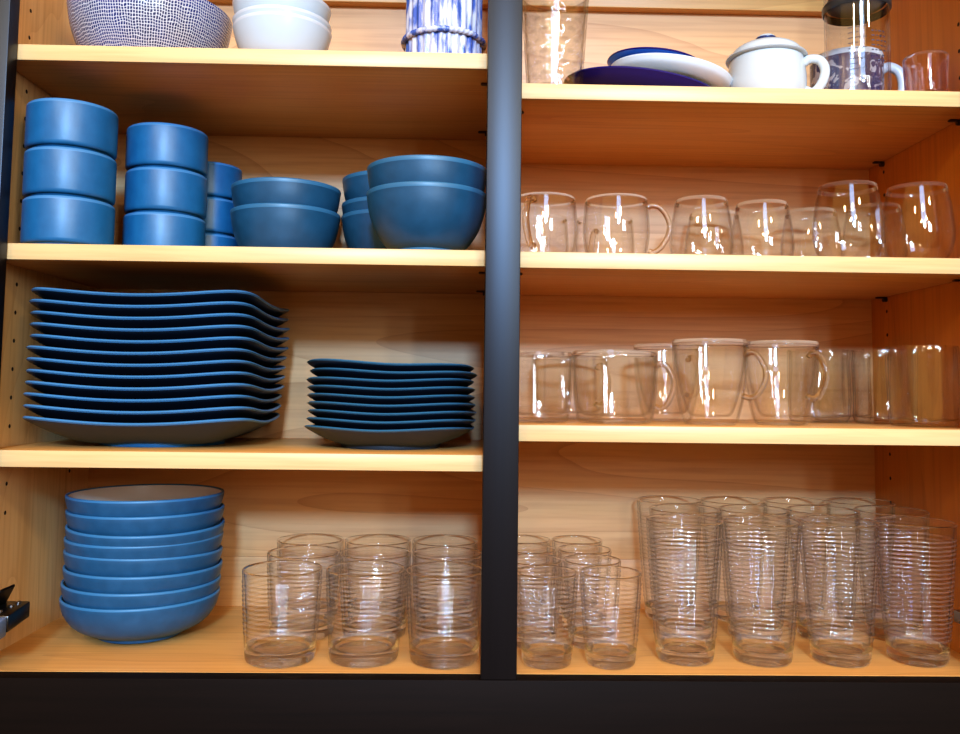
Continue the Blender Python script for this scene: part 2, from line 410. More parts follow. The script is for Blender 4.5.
bx('mounting_plate', (.0002, -.016, -.004), (.003, .044, .020), M['steel'])
bx('hinge_arm', (.0031, -.040, .0), (.0185, .046, .0150), M['steel'], .002)
bx('adjustment_slot', (.0186, -.02, .005), (.0192, .03, .0095), M['dark_steel'], .0002)

# ------------------------------------------------------------------ blue stoneware
def rounded(prof_out, prof_in): return prof_out+prof_in

# straight-sided cups
def cup_mesh():
    R, H = .0515, .0578
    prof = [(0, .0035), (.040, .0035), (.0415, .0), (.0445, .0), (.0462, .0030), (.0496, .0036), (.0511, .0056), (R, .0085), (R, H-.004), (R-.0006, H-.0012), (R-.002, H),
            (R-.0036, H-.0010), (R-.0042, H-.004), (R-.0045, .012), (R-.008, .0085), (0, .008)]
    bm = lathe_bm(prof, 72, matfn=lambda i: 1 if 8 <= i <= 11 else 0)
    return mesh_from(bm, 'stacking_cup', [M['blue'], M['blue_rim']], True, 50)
CUP = cup_mesh(); CH = .0580
lev = ('bottom', 'middle', 'top')
for (x, y, where, dx, sc) in ((-.5350, .076, 'the front stack nearest the left wall', (0, -.0005, -.0008), 1), (-.4490, .163, 'the second stack from the left wall', (0, .0006, -.0002), 1), (-.4235, .2685, 'the rearmost stack beside the deep bowls', (0, .0006, -.0006), .885)):
    for k in range(3):
        o = link('stacking_cup', CUP, (x+dx[k], y, ZL[1]+k*CH*sc+.0001), None, (0, 0, k*1.1)); o.scale = (sc, sc, sc)
        tag(o, '%s straight-sided blue stoneware cup in %s' % (lev[k], where), 'cup', 'stacks of straight blue cups')

# deep bowls
def bowl_profile(R, H, rb, t, foot, k=.62):
    pts = []
    n = 16
    for i in range(n+1):
        s = i/n
        pts.append((rb+(R-rb)*math.sin(s*PI/2)**.92, foot+(H-foot)*(1-math.cos(s*PI/2))**k if i else foot))
    return pts
def bowl_mesh(name, R, H, rb, t, mats, curve, foot_r=None, foot_h=.004, seg=80):
    """curve: outside profile from base edge up to the rim; wall t thick"""
    out = smooth_prof(curve, 26)
    inn = []
    for i, (r, z) in enumerate(out):
        a = out[max(i-1, 0)]; b = out[min(i+1, len(out)-1)]
        tx, tz = b[0]-a[0], b[1]-a[1]; l = math.hypot(tx, tz) or 1
        inn.append((r-tz/l*t, z+tx/l*t))
    top_o, top_i = out[-1], inn[-1]
    rim = [(top_o[0]-t*.12, top_o[1]+t*.35), ((top_o[0]+top_i[0])/2, top_o[1]+t*.5), (top_i[0]+t*.12, top_o[1]+t*.35)]
    inn = [(max(r, .002), z) for r, z in inn if r > .003]
    prof = [(0, out[0][1])]+out+rim+[(r, min(z, top_o[1])) for r, z in inn[::-1]]+[(0, inn[0][1])]
    no = len(out)
    def mf(i):
        return 1 if no-1 <= i <= no+3 else (2 if i > no+3 else 0)
    return mesh_from(lathe_bm(prof, seg, matfn=mf), name, mats, True, 60)
def foot_mesh(r, h, mat, w=.004):
    return mesh_from(lathe_bm([(r, h+.002), (r-.0006, .0008), (r-.0012, 0), (r-w+.001, 0), (r-w, .001), (r-w, h+.002)], 64, closed=True), 'foot_ring', mat, True, 50)

BR, BH = .0750, .0780
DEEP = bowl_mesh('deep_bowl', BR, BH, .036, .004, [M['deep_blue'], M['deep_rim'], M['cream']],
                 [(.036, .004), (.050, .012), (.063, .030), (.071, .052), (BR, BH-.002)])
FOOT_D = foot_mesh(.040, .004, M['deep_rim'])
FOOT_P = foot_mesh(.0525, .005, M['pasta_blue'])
def deep_stack(x, y, zs, names, where):
    for k, z in enumerate(zs):
        lab = '%s deep blue stoneware bowl %s' % (names[k], where)
        e = thing('deep_bowl', (x, y, ZL[1]+z), lab, 'bowl', 'stacks of deep blue bowls')
        link('bowl_body', DEEP, parent=e)
        if k == 0: link('foot_ring', FOOT_D, parent=e)
deep_stack(-.3005, .216, (.0002, .0345), ('lower', 'upper'), 'of the pair beside the blue cups')
deep_stack(-.0985, .0845, (.0002, .0315), ('lower', 'upper'), 'of the front pair against the dark middle post')
deep_stack(-.1510, .2375, (.0002, .0175, .0530), ('bottom', 'middle', 'top'), 'of the rear stack half hidden behind the front pair')

# pasta bowls
PRR = .0965
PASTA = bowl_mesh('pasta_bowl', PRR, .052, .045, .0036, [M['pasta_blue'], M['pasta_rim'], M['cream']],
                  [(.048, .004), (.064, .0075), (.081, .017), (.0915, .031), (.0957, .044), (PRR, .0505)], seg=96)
rims = (.0545, .0722, .0910, .1098, .1285, .1435, .1625, .1815)
tilt = (0, .014, .018, .044, .000, -.034, .0, .0)
jx = (-.001, -.001, .0005, -.0005, .0012, .0022, .0015, .0003)
nm8 = ('bottom', 'second from bottom', 'third from bottom', 'fourth from bottom', 'fourth from top', 'third from top', 'second from top', 'top')
for k in range(8):
    lab = ('top wide blue pasta bowl of the stack, its cream inside showing' if k == 7 else '%s wide blue pasta bowl in the stack on the cabinet floor' % nm8[k])
    e = thing('pasta_bowl', (-.4610+jx[k], .1690, rims[k]-.0523+.0001), lab, 'bowl', 'stack of wide blue pasta bowls', (0, tilt[k], k*.4))
    e.rotation_mode = 'XYZ'
    link('bowl_body', PASTA, parent=e)
    if k == 0: link('foot_ring', FOOT_P, parent=e)

# rounded-square and round plates
def plate_mesh(name, a, n, lift, rise, mats, foot, t=.0036, seg=144):
    bm = bmesh.new()
    def rad(th):
        return a/((abs(math.cos(th))**n+abs(math.sin(th))**n)**(1/n))
    rmax = rad(PI/4)/a-1
    ts = [0, .2, .4, .5, .58, .66, .74, .82, .89, .95, .985, 1.0]
    def height(s, th):
        c = (rad(th)/a-1)/rmax if rmax > 1e-4 else 0
        q = max(0, (s-.5)/.5)
        return foot+rise*q**1.55+lift*c*max(0, (s-.45)/.55)**2.2
    rings = []
    for s in ts[1:]:
        rings.append(('b', s))
    rings.append(('r', 1))
    for s in ts[:0:-1]:
        rings.append(('t', s))
    V = []; cb = bm.verts.new((0, 0, foot)); ct = bm.verts.new((0, 0, foot+t))
    for kind, s in rings:
        ring = []
        for k in range(seg):
            th = 2*PI*k/seg; r = rad(th)*s; z = height(s, th)
            if kind == 't': z += t; r -= (.0012 if s > .99 else 0)
            elif kind == 'r': z += t*.5; r += .0012
            elif s > .99: r -= .0006
            ring.append(bm.verts.new((r*math.cos(th), r*math.sin(th), z)))
        V.append(ring)
    for k in range(seg):
        bm.faces.new((cb, V[0][(k+1) % seg], V[0][k])); bm.faces.new((ct, V[-1][k], V[-1][(k+1) % seg]))
    nb = len(ts)-1
    for i in range(len(V)-1):
        for k in range(seg):
            k2 = (k+1) % seg
            f = bm.faces.new((V[i][k], V[i][k2], V[i+1][k2], V[i+1][k]))
            if nb-1 <= i <= nb+1: f.material_index = 1
    return mesh_from(bm, name, mats, True, 70)

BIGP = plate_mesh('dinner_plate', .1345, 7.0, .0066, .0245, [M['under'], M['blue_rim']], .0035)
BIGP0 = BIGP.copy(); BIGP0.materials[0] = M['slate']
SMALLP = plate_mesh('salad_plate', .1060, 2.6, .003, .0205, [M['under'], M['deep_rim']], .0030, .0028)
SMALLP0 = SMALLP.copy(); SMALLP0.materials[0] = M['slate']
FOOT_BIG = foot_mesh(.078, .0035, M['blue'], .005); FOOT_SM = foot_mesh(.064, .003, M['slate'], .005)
leftx = (24, 26, 24, 31, 31, 32, 33, 38.5, 40, 39, 35, 38)       # how far each plate juts out, bottom to top
ordn = ('bottom', 'second from bottom', 'third from bottom', 'fourth from bottom', 'fifth from bottom', 'sixth from bottom',
        'sixth from top', 'fifth from top', 'fourth from top', 'third from top', 'second from top', 'top')
yrot = (.045, .035, .022, .012, .006, .0, -.012, -.004, -.012, -.018, -.012, -.006)
for k in range(12):
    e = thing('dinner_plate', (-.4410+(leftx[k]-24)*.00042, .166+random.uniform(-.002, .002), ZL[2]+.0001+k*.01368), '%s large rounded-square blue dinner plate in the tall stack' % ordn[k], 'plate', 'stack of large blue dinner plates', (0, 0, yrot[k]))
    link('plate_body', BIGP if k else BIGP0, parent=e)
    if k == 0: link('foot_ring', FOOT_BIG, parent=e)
ordn9 = ('bottom', 'second from bottom', 'third from bottom', 'fourth from bottom', 'fifth from top', 'fourth from top', 'third from top', 'second from top', 'top')
jx9 = (-.0005, .0015, .0025, .0015, .0008, .0006, -.0012, .0022, -.0025)
for k in range(9):
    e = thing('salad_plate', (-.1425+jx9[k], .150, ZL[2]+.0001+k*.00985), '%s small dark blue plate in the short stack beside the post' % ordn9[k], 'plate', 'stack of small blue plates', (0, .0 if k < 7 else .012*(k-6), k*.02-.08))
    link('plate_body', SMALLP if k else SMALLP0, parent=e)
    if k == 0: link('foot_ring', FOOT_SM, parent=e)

# ------------------------------------------------------------------ ribbed tumblers
def tumbler_mesh(name, rb, rt, h, rib0, rib1, pitch=.0053, base=.014, t=.0024):
    r_at = lambda z: rb+(rt-rb)*(z/h)**.9
    out = [(rb*.80, .0006), (rb-.004, 0.0), (rb-.0012, .0010), (rb, .0035), (r_at(.008), .008)]
    z = .013
    while z < rib0: out.append((r_at(z), z)); z += .004
    z = rib0
    while z+pitch <= rib1:
        for dz, d in ((0, 0), (pitch*.30, .0001), (pitch*.52, .0008), (pitch*.70, .0008), (pitch*.90, .0001)): out.append((r_at(z+dz)+d, z+dz))
        z += pitch
    while z < h-.004: out.append((r_at(z), z)); z += .005
    out += [(rt, h-.0016), (rt-.0003, h-.0005), (rt-t*.45, h)]
    inn = [(rt-t*.85, h-.0006), (rt-t, h-.002)]
    for i in range(1, 13):
        z = h-.004-(h-.004-base-.006)*i/12; inn.append((r_at(z)-t-.0006*i/12, z))
    inn += [(r_at(base)-t-.0030, base+.0022), (r_at(base)-t-.008, base+.0006), (.012, base)]
    prof = [(0, .0016), (.012, .0014)]+out+inn+[(0, base)]
    def mf(i):                       # thin straight wall; solid base and rim
        a, b = prof[i], prof[min(i+1, len(prof)-1)]; z = (a[1]+b[1])/2
        return 1 if base+.0035 < z < h-.0019 else 0
    return mesh_from(lathe_bm(prof, 72, matfn=mf), name, [M['glass'], M['wall_glass']], True, 62)
TALL = tumbler_mesh('tall_tumbler', .0336, .0460, .1655, .026, .150)
SHORT = tumbler_mesh('rocks_glass', .0406, .0466, .1055, .030, .098)
MED = tumbler_mesh('juice_glass', .0288, .0364, .1060, .026, .098)
Zf = .0002
tl = [(.2205, .0800), (.3140, .0775), (.4085, .0775), (.5035, .0800)], [(.2455, .1750), (.3380, .1750), (.4305, .1750), (.5230, .1765)], [(.2475, .2685), (.3400, .2690), (.4320, .2690), (.5245, .2690)]
rown = ('front', 'middle', 'back'); coln = ('leftmost', 'second from left', 'third from left', 'rightmost')
for r, row in enumerate(tl):
    for c, (x, y) in enumerate(row):
        tag(link('tall_tumbler', TALL, (x, y, Zf), None, (0, 0, r+c*.7)), 'tall clear ribbed drinking glass, %s in the %s row of tall glasses' % (coln[c], rown[r]), 'drinking glass', 'tall ribbed glasses on the cabinet floor')
sh = [(-.2620, .0710), (-.1640, .0745), (-.0685, .0710)], [(-.2560, .1735), (-.1620, .1735), (-.0675, .1720)], [(-.2640, .2690), (-.1685, .2690), (-.0730, .2690)]
coln3 = ('nearest the pasta bowls', 'in the centre', 'against the middle post')
for r, row in enumerate(sh):
    for c, (x, y) in enumerate(row):
        tag(link('rocks_glass', SHORT, (x, y, Zf), None, (0, 0, r+c*.7)), 'short wide ribbed clear glass, %s of the %s row of three' % (coln3[c], rown[r]), 'drinking glass', 'short wide ribbed glasses')
md = [(.0520, .0600), (.1275, .0610)], [(.0418, .1340), (.1165, .1345)], [(.0425, .2070), (.1170, .2075)], [(.0418, .2805), (.1165, .2805)]
rown4 = ('front', 'second', 'third', 'back'); coln2 = ('nearer the middle post', 'nearer the tall glasses')
for r, row in enumerate(md):
    for c, (x, y) in enumerate(row):
        tag(link('juice_glass', MED, (x, y, Zf), None, (0, 0, r+c*.7)), 'small slim ribbed clear glass in the %s row, %s' % (rown4[r], coln2[c]), 'drinking glass', 'small slim ribbed glasses')

# ------------------------------------------------------------------ stemless wine glasses and thin glass mugs
def offset_shell(curve, t, base, n=40, seg=72, name='shell', mat=None):
    out = smooth_prof(curve, n); inn = []
    for i, (r, z) in enumerate(out):
        a = out[max(i-1, 0)]; b = out[min(i+1, len(out)-1)]
        tx, tz = b[0]-a[0], b[1]-a[1]; l = math.hypot(tx, tz) or 1
        inn.append((r-tz/l*t, max(z+tx/l*t, base)))
    inn = [(r, z) for r, z in inn if r > .006]
    top = out[-1]
    bead = [(top[0]-t*.5, top[1]+t*.5)]
    prof = [(0, out[0][1])]+out+bead+inn[::-1]+[(0, base)]; k0 = len(out)
    return mesh_from(lathe_bm(prof, seg, matfn=lambda i: 1 if k0-1 <= i <= k0 else 0), name, [mat, M['glass_rim']], True, 60)
WINE = offset_shell([(.020, .0003), (.027, .0012), (.036, .012), (.0415, .030), (.0420, .046), (.0395, .070), (.0345, .0985)], .0014, .0045, name='wine_glass', mat=M['thin_glass'])
wg = [(.431, .086, 'in front, second from the right side wall'), (.5195, .086, 'in front, touching close to the right side wall'),
      (.271, .178, 'just right of the glass mug with the round handle'), (.3605, .196, 'set back, left of the larger front pair'),
      (.4470, .2400, 'half hidden behind the second glass from the right wall'), (.5215, .205, 'behind the front glass by the right wall'), (.3140, .2660, 'at the back wall, glimpsed between the two left wine glasses')]
for x, y, d in wg:
    tag(link('stemless_wine_glass', WINE, (x, y, ZR[1]+.0002)), 'clear stemless wine glass %s' % d, 'wine glass', 'stemless wine glasses')

MUGB = offset_shell([(.024, .0003), (.033, .0015), (.0375, .009), (.0405, .025), (.0412, .040), (.0400, .060), (.0385, .0762)], .0018, .0045, name='mug_body', mat=M['thin_glass'])
def handle_mesh(pts, rad, mat, flat=.8, seg=14):
    return mesh_from(tube_bm(spline(pts, 30), rad, seg, flat=flat, up=Vector((0, 1, 0))), 'handle', mat, True)
MUGH = handle_mesh([(.0385, 0, .066), (.044, 0, .069), (.055, 0, .0655), (.0645, 0, .050), (.0645, 0, .034), (.056, 0, .018), (.046, 0, .0105), (.0400, 0, .0125)],
                   .0042, M['solid_glass'])
def glass_mug(x, y, rz, label):
    e = thing('glass_mug', (x, y, ZR[1]+.0002), label, 'mug', 'thin glass mugs', (0, 0, rz))
    link('mug_body', MUGB, parent=e); link('handle', MUGH, parent=e)
glass_mug(.0480, .0850, -2.0, 'clear glass mug beside the middle post, handle turned towards the front')
glass_mug(.1380, .0850, -.12, 'clear glass mug with its big loop handle pointing right')
glass_mug(.0520, .2080, 2.6, 'clear glass mug standing behind the mug beside the middle post')
glass_mug(.1435, .2080, 1.7, 'clear glass mug standing behind the mug with the loop handle')

# ------------------------------------------------------------------ double-walled glass
def double_wall(name, outer, inner, rim_z):
    o = smooth_prof(outer, 30); i = smooth_prof(inner, 30)
    t = .0016
    def off(c, s):
        res = []
        for k, (r, z) in enumerate(c):
            a = c[max(k-1, 0)]; b = c[min(k+1, len(c)-1)]; tx, tz = b[0]-a[0], b[1]-a[1]; l = math.hypot(tx, tz) or 1
            res.append((max(r-s*tz/l*t, .001), z+s*tx/l*t))
        return res
    oi = off(o, 1); ii = off(i, -1)
    bm = bmesh.new()
    # outside skin -> rim -> inside skin, plus the hollow between the two walls as its own closed skin
    k0 = len(o)
    lathe_bm([(0, o[0][1])]+o+[((o[-1][0]+i[-1][0])/2, rim_z)]+i[::-1]+[(0, i[0][1])], 72, bm=bm, matfn=lambda q: 1 if k0-1 <= q <= k0 else 0)
    me1 = mesh_from(bm, name, [M['dw_glass'], M['glass_rim']], True, 60)
    cav = [(0, oi[0][1])]+oi[:-1]+[((oi[-1][0]+ii[-1][0])/2, rim_z-.004)]+ii[:-1][::-1]+[(0, ii[0][1])]
    bm = bmesh.new(); bm.from_mesh(me1)
    n0 = len(bm.faces); lathe_bm(cav, 72, bm=bm); bm.faces.ensure_lookup_table()
    new = bm.faces[n0:]
    bmesh.ops.recalc_face_normals(bm, faces=new); bmesh.ops.reverse_faces(bm, faces=new)
    for f in bm.faces: f.smooth = True
    bm.to_mesh(me1); bm.free()
    return me1
WIDE = double_wall('mug_body', [(.034, .0004), (.0440, .002), (.0475, .010), (.0510, .035), (.0525, .065), (.0525, .0870)],
                   [(.034, .0105), (.0400, .013), (.0440, .020), (.0475, .040), (.0495, .065), (.0503, .0868)], .0890)
CAPP = double_wall('cup_body', [(.026, .0004), (.0330, .002), (.0360, .010), (.0385, .035), (.0395, .065), (.0395, .0850)],
                   [(.024, .0105), (.0290, .013), (.0325, .020), (.0350, .040), (.0368, .065), (.0374, .0848)], .0868)
TALLM = double_wall('mug_body', [(.0265, .0004), (.0310, .0016), (.0352, .011), (.0412, .038), (.0448, .072), (.0455, .1020)],
                    [(.0200, .0115), (.0245, .0140), (.0292, .0240), (.0362, .050), (.0412, .080), (.0438, .1018)], .1040)
HND_W = handle_mesh([(.0505, 0, .070), (.056, 0, .0745), (.064, 0, .070), (.0710, 0, .055), (.0705, 0, .040), (.063, 0, .024), (.055, 0, .0195), (.0490, 0, .022)], .0044, M['solid_glass'])
HND_T = handle_mesh([(.0420, 0, .084), (.0475, 0, .0885), (.056, 0, .086), (.0655, 0, .070), (.0655, 0, .054), (.057, 0, .038), (.048, 0, .0335), (.0390, 0, .036)], .0044, M['solid_glass'])
def dw(name, body, hnd, x, y, rz, label, cat, group, bn):
    e = thing(name, (x, y, ZR[2]+.0002), label, cat, group, (0, 0, rz))
    link(bn, body, parent=e)
    if hnd: link('handle', hnd, parent=e)
G = 'double-walled glass mugs'
dw('double_walled_cup', CAPP, None, .0455, .095, 0, 'double-walled clear glass cup partly behind the middle post', 'cup', None, 'cup_body')
dw('double_walled_mug', WIDE, HND_W, .1375, .092, -.25, 'wide low double-walled glass mug with its handle to the right', 'mug', G, 'mug_body')
dw('double_walled_mug', WIDE, HND_W, .1000, .2350, -.9, 'wide double-walled glass mug behind the wide low mug in front', 'mug', G, 'mug_body')
dw('double_walled_mug', TALLM, HND_T, .2540, .083, -.50, 'tall double-walled glass mug, its handle overlapping the next tall mug', 'mug', G, 'mug_body')
dw('double_walled_mug', TALLM, HND_T, .3485, .100, -1.05, 'tall double-walled glass mug with its handle turned to the front', 'mug', G, 'mug_body')
dw('double_walled_mug', TALLM, HND_T, .2300, .205, .6, 'tall double-walled glass mug behind the front tall mug, rim glimpsed', 'mug', G, 'mug_body')

# wavy straight tumblers
def wavy_mesh():
    r = .0400; h = .1000; prof = [(0, .0012), (.030, .0008), (.0365, .0014), (.0385, .005)]
    for i in range(1, 14): prof.append((r, .005+(h-.0075)*i/13))
    prof += [(r-.0010, h)]
    for i in range(13): prof.append((r-.0024, h-.003-(h-.013)*i/12))
    prof += [(.034, .0085), (.026, .0076), (0, .0074)]
    def warp(rr, z, a, i):
        k = min(1, z/.03)*(1 if rr > .03 else 0)
        return rr+k*(.0013*math.sin(a*7+z*22)+.0009*math.sin(a*4-z*34)+.0006*math.sin(a*13)), z
    return mesh_from(lathe_bm(prof, 96, warp=warp), 'wavy_tumbler', M['wavy_glass'], True, 60)
WAVY = wavy_mesh()
for x, y, rz, d in ((.5220, .088, .3, 'in front near the right wall'), (.5180, .1790, 1.2, 'behind the front wavy tumbler'), (.4405, .2070, 2.2, 'at the back, just right of the tall mugs'), (.5000, .2680, .9, 'against the back corner, behind the others')):
    tag(link('wavy_tumbler', WAVY, (x, y, ZR[2]+.0002), None, (0, 0, rz)), 'clear wavy-sided glass tumbler %s' % d, 'tumbler', 'wavy clear tumblers')

# ------------------------------------------------------------------ top left shelf
BIGB = bowl_mesh('salad_bowl', .103, .092, .058, .005, [M['crosshatch'], M['crosshatch'], M['white']],
                 [(.056, .001), (.070, .010), (.087, .033), (.098, .062), (.103, .0905)], seg=96)
e = thing('salad_bowl', (-.4720, .150, ZL[0]+.0002), 'large round bowl with blue and white crosshatch pattern on top left shelf', 'bowl')
link('bowl_body', BIGB, parent=e)
e['note'] = ''
del e['note']
WB = bowl_mesh('white_bowl', .062, .056, .03, .0022, [M['soft_white'], M['white'], M['white']], [(.026, .001), (.037, .006), (.049, .018), (.057, .036), (.062, .0545)])
for k, (z, d) in enumerate(((.0002, 'bottom'), (.0085, 'middle'), (.0310, 'top'))):
    tag(link('white_bowl', WB, (-.2890+(.001, .0005, -.0005)[k], .105, ZL[0]+z), None), '%s small white bowl in the stack beside the crosshatched bowl' % d, 'bowl', 'stack of white bowls')
def crock():
    e = thing('utensil_crock', (-.0805, .0790, ZL[0]+.0002), 'fluted blue and white streaked crock with a rope ring near its foot', 'crock')
    def warp(r, z, a, i): return (r+(.0011*math.sin(a*30) if r > .0455 else 0), z)
    h = .17
    prof = [(0, .002), (.042, .001), (.0465, .002)]+[(.0470, .004+.16*i/20) for i in range(21)]+[(.0465, h), (.0440, h), (.0435, h-.004), (.0430, .008), (0, .007)]
    link('crock_body', mesh_from(lathe_bm(prof, 240, warp=warp), 'crock_body', M['crock'], True, 60), parent=e)
    # twisted rope band
    bm = bmesh.new(); seg, sub = 220, 12; R = .0500; V = []
    for k in range(seg):
        a = 2*PI*k/seg; ring = []
        for j in range(sub):
            b = 2*PI*j/sub; rr = .0034*(1+.14*math.cos(2*(b-a*26)))
            ring.append(bm.verts.new(((R+rr*math.cos(b))*math.cos(a), (R+rr*math.cos(b))*math.sin(a), .0320+rr*math.sin(b))))
        V.append(ring)
    for k in range(seg):
        for j in range(sub):
            bm.faces.new((V[k][j], V[(k+1) % seg][j], V[(k+1) % seg][(j+1) % sub], V[k][(j+1) % sub]))
    link('rope_ring', mesh_from(bm, 'rope_ring', M['crock']), parent=e)
crock()

# ------------------------------------------------------------------ top right shelf
def dimple_tumbler():
    r0, r1, h = .0345, .0430, .135
    prof = [(0, .003), (.028, .002), (r0, .003)]
    n = 64
    for i in range(n+1): prof.append((r0+(r1-r0)*(i/n), .006+(h-.008)*i/n))
    prof.append((r1-.0012, h))
    for i in range(20): z = h-.003-(h-.014)*i/19; prof.append((r0+(r1-r0)*(z/h)-.0028, z))
    prof.append((0, .010))
    def warp(r, z, a, i):
        if 3 <= i <= 67 and .012 < z < .125:
            row = int((z-.012)/.0135); fz = ((z-.012)/.0135) % 1; fa = (a*14/(2*PI)+(.5 if row % 2 else 0)) % 1
            d = max(0, 1-((fz-.5)**2+(fa-.5)**2)/.20); return r-.0016*d, z
        return r, z
    return mesh_from(lathe_bm(prof, 168, warp=warp), 'dimpled_tumbler', M['dimple_glass'], True, 60)
tag(link('dimpled_tumbler', dimple_tumbler(), (.0590, .0780, ZR[0]+.0002)), 'tall clear dimpled tumbler on the top right shelf beside the middle post', 'tumbler')

def dish(name, rx, ry, h, t, mats, base=.6):
    bm_curve = [(rx*base, .0008), (rx*(base+.14), h*.10), (rx*(base+.29), h*.48), (rx, h-.0015)]
    me = bowl_mesh(name, rx, h, rx*base, t, mats, bm_curve, seg=96)
    for v in me.vertices: v.co.y *= ry/rx
    return me
e = thing('oval_platter', (.1780, .1240, ZR[0]+.0104), 'navy blue oval platter at the bottom of the tilted dish pile', 'platter', None, (0, .15, 0))
link('platter_body', dish('platter', .1040, .082, .0165, .0045, [M['navy'], M['navy'], M['white']]), parent=e)
bm = bmesh.new()                       # painted motif on the left end of the rim
for i, (a0, c) in enumerate(((3.02, 0), (3.13, 1), (3.24, 2), (3.35, 1))):
    ring = []
    for q, z in ((.905, .0096), (1.012, .0150)):
        ring += [bm.verts.new((.1040*q*math.cos(a), .082*q*math.sin(a), z)) for a in (a0, a0+.10)]
    f = bm.faces.new((ring[0], ring[1], ring[3], ring[2])); f.material_index = c
link('painted_motif', mesh_from(bm, 'painted_motif', [principled('yellow_paint', srgb(214, 190, 60), .3), principled('black_paint', srgb(18, 18, 24), .3), principled('pink_paint', srgb(220, 170, 180), .3)], False), parent=e)
tag(link('white_dish', dish('white_dish', .0800, .072, .0170, .0060, [M['white'], M['white'], M['white']], .66), (.2110, .1120, ZR[0]+.0276), None, (0, .155, 0)),
    'white oval dish lying on the navy platter, under the blue plate', 'dish')
tag(link('blue_plate', dish('blue_plate', .0630, .056, .0100, .0040, [M['cobalt'], M['navy'], M['cobalt']], .6), (.1930, .1120, ZR[0]+.0496), None, (0, .125, 0)),
    'small cobalt blue plate on top of the tilted dish pile', 'plate')

def pot():
    e = thing('lidded_pot', (.3330, .0950, ZR[0]+.0002), 'white enamel lidded pot with one loop handle on the top right shelf', 'pot')
    curve = [(.036, .0008), (.042, .004), (.0475, .018), (.0485, .036), (.0462, .056), (.0450, .0610)]
    link('pot_body', bowl_mesh('pot_body', .044, .062, .036, .003, [M['enamel']]*3, curve), parent=e)
    lidp = [(.0490, .0612), (.0503, .0630), (.0494, .0650), (.0445, .0660)]+[(.0445*math.cos(a), .0660+.0195*math.sin(a)) for a in [i*PI/20 for i in range(1, 10)]]+[(0, .0855)]
    lid = link('lid', mesh_from(lathe_bm([(0, .0611)]+lidp, 72), 'lid', M['enamel'], True, 60), parent=e)
    link('knob', mesh_from(lathe_bm([(0, .0838), (.0100, .0838), (.0098, .0862), (.0122, .0885), (.0126, .0908), (.0100, .0935), (.005, .0948), (0, .0950)], 40, matfn=lambda i: 1 if i in (2, 3) else 0), 'knob', [M['enamel'], M['rim_navy']], True, 60), parent=lid)
    h = handle_mesh([(.0440, 0, .0520), (.052, 0, .0560), (.064, 0, .0530), (.0700, 0, .0400), (.0660, 0, .0240), (.056, 0, .0130), (.0455, 0, .0170)], .0052, M['enamel'], 1.15)
    link('handle', h, (0, 0, 0), e, (0, 0, -.42))
pot()

def carafe():
    e = thing('glass_carafe', (.4390, .0690, ZR[0]+.0002), 'clear glass press carafe with dark printing and a smoky lid', 'carafe')
    prof = [(0, .002), (.033, .001), (.0375, .004)]+[(.0382, .006+.15*i/12) for i in range(13)]+[(.0372, .1575)]+[(.0362, .155-.145*i/12) for i in range(13)]+[(.032, .0065), (0, .006)]
    link('carafe_body', mesh_from(lathe_bm(prof, 72), 'carafe_body', M['clear_wall'], True, 60), parent=e)
    pl = link('plunger_lid', mesh_from(lathe_bm([(0, .1235), (.0340, .1235), (.0352, .1250), (.0352, .1310), (.0340, .1330), (0, .1330)], 64), 'plunger_lid', M['lid'], True, 50), parent=e)
    col = link('collar', mesh_from(lathe_bm([(.0392, .1150), (.0405, .1165), (.0405, .1240), (.0392, .1255), (.0385, .1250), (.0385, .1155)], 72, closed=True), 'collar', M['lid'], True, 50), parent=e)
    bm = bmesh.new()                        # measuring marks and illegible printed strokes wrapped on the wall
    def patch(a0, a1, z0, z1):
        n = max(2, int((a1-a0)/.08)+1); R = .0384
        lo = [bm.verts.new((R*math.cos(a0+(a1-a0)*i/n), R*math.sin(a0+(a1-a0)*i/n), z0)) for i in range(n+1)]
        hi = [bm.verts.new((v.co.x, v.co.y, z1)) for v in lo]
        for i in range(n): bm.faces.new((lo[i], lo[i+1], hi[i+1], hi[i]))
    rr = random.Random(3)
    a_c = -PI/2-.45
    for i in range(9): patch(a_c-.25, a_c-.25+(.30 if i % 2 else .55), .030+i*.0065, .0309+i*.0065)
    for i in range(7):
        a = a_c+.45
        for j in range(4):
            w = rr.uniform(.05, .13); patch(a, a+w, .040+i*.0060, .0416+i*.0060); a += w+.05
    link('printed_marks', mesh_from(bm, 'printed_marks', M['ink'], False), parent=e)
carafe()
e = thing('patterned_mug', (.4700, .1680, ZR[0]+.0002), 'white mug with navy pattern and white handle behind the glass carafe', 'mug', None, (0, 0, -.15))
link('mug_body', bowl_mesh('mug_body', .047, .095, .040, .004, [M['navy_pattern'], M['white'], M['white']], [(.038, .001), (.044, .004), (.0465, .015), (.047, .055), (.047, .0935)]), parent=e)
link('handle', handle_mesh([(.0455, 0, .078), (.056, 0, .082), (.069, 0, .074), (.0735, 0, .055), (.069, 0, .034), (.057, 0, .022), (.0455, 0, .026)], .0056, M['white'], 1.2), parent=e)
def shot():
    e = tag(link('shot_glass', offset_shell([(.017, .0004), (.0225, .0015), (.0242, .008), (.0252, .030), (.0262, .0562)], .0022, .009, name='shot_glass', mat=M['red_glass']), (.5230, .0640, ZR[0]+.0002)),
            'small clear glass with red and pink tint at the right end of top shelf', 'glass')
shot()

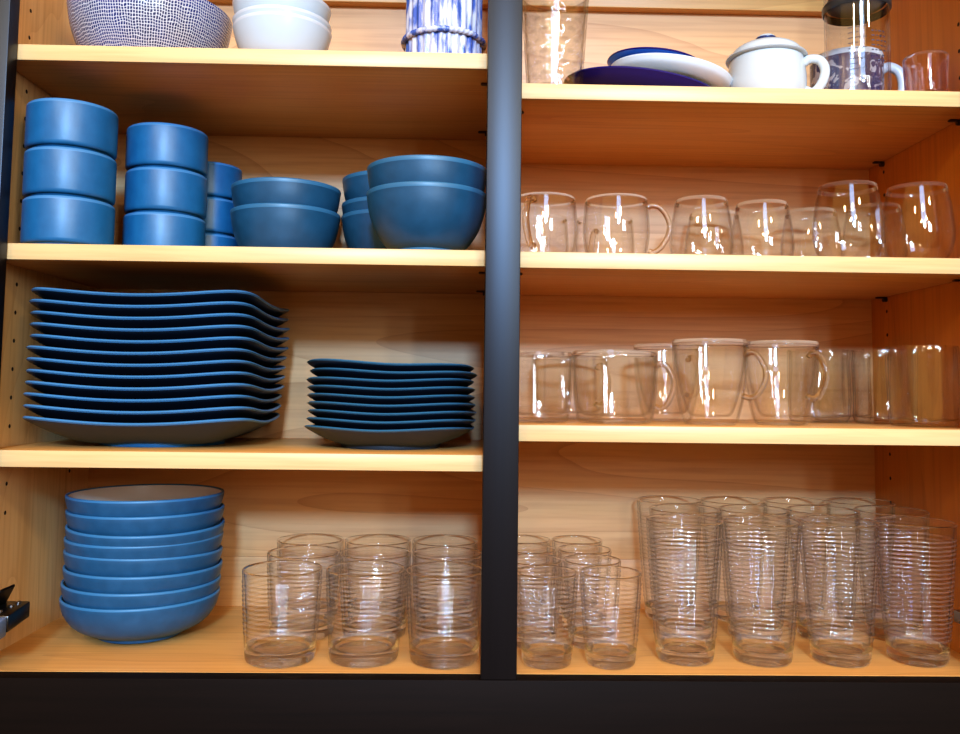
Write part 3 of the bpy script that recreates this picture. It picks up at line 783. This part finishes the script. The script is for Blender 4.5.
# ------------------------------------------------------------------ camera
cam = bpy.data.cameras.new('camera'); co = bpy.data.objects.new('camera', cam); COL.objects.link(co); scn.camera = co
R_, U_, F_ = Vector((.999715, -.021474, .011999)), Vector((-.010554, .0713, 1)), None
pitch, yaw, roll = .07171, -.02063, .01202
Mz = Matrix.Rotation(yaw, 3, 'Z') @ Matrix.Rotation(pitch, 3, 'X')
right = Mz @ Vector((math.cos(roll), 0, math.sin(roll))); up = Mz @ Vector((-math.sin(roll), 0, math.cos(roll))); fwd = Mz @ Vector((0, 1, 0))
mw = Matrix((right, up, -fwd)).transposed().to_4x4(); mw.translation = Vector((-.04984, -.97226, .31961))
co.matrix_world = mw
cam.sensor_width = 36; cam.lens = 36*858.454/960
cam.shift_x = (480-482.066)/960; cam.shift_y = (327.932-367)/960
cam.clip_start = .02

# ------------------------------------------------------------------ light
def area(name, loc, target, sx, sy, power, col, shape='RECTANGLE'):
    l = bpy.data.lights.new(name, 'AREA'); l.shape = shape; l.size = sx; l.size_y = sy; l.energy = power; l.color = col
    o = bpy.data.objects.new(name, l); COL.objects.link(o); o.location = loc
    o.rotation_euler = (Vector(target)-Vector(loc)).to_track_quat('-Z', 'Y').to_euler(); return o
area('key_light', (.10, -4.4, 1.70), (0, .1, .35), .40, .34, 235, (.30, .58, 1.0))
area('window_light', (.10, -2.7, 1.95), (0, .1, .4), .8, 1.1, 26, (.34, .60, 1.0))
area('window_pane', (.92, -3.0, 1.05), (0, .1, .35), .10, .80, 16, (.80, .92, 1.0))
area('window_pane', (1.30, -3.0, 1.05), (0, .1, .35), .10, .80, 16, (.80, .92, 1.0))
for i, (x, y) in enumerate(((-1.1, -2.2), (.1, -2.6), (1.2, -2.3), (.6, -3.6), (-.6, -3.8))):
    area('ceiling_downlight', (x, y, 1.85), (x*.3, .0, .3), .20, .20, 13, (1.0, .76, .44), 'DISK')
w = bpy.data.worlds.new('room'); scn.world = w; w.use_nodes = True
nt = w.node_tree; bg = nt.nodes['Background']
tc = nt.nodes.new('ShaderNodeTexCoord'); sp = nt.nodes.new('ShaderNodeSeparateXYZ'); cr = nt.nodes.new('ShaderNodeValToRGB')
mr = nt.nodes.new('ShaderNodeMapRange'); mr.inputs['From Min'].default_value = -.6; mr.inputs['From Max'].default_value = .8
nt.links.new(tc.outputs['Generated'], sp.inputs[0]); nt.links.new(sp.outputs['Z'], mr.inputs['Value']); nt.links.new(mr.outputs[0], cr.inputs[0])
cr.color_ramp.elements[0].color = (.10, .05, .02, 1); cr.color_ramp.elements[1].color = (1.0, .56, .16, 1)
nt.links.new(cr.outputs[0], bg.inputs[0]); bg.inputs[1].default_value = 1.25

scn.view_settings.view_transform = 'Standard'; scn.view_settings.look = 'Medium High Contrast'
scn.view_settings.exposure = -0.08; scn.view_settings.gamma = 1.0
cy = scn.cycles
cy.max_bounces = 24; cy.transmission_bounces = 24; cy.transparent_max_bounces = 48; cy.diffuse_bounces = 6; cy.glossy_bounces = 8
cy.sample_clamp_indirect = 4.0; cy.blur_glossy = .6
cy.use_denoising = True
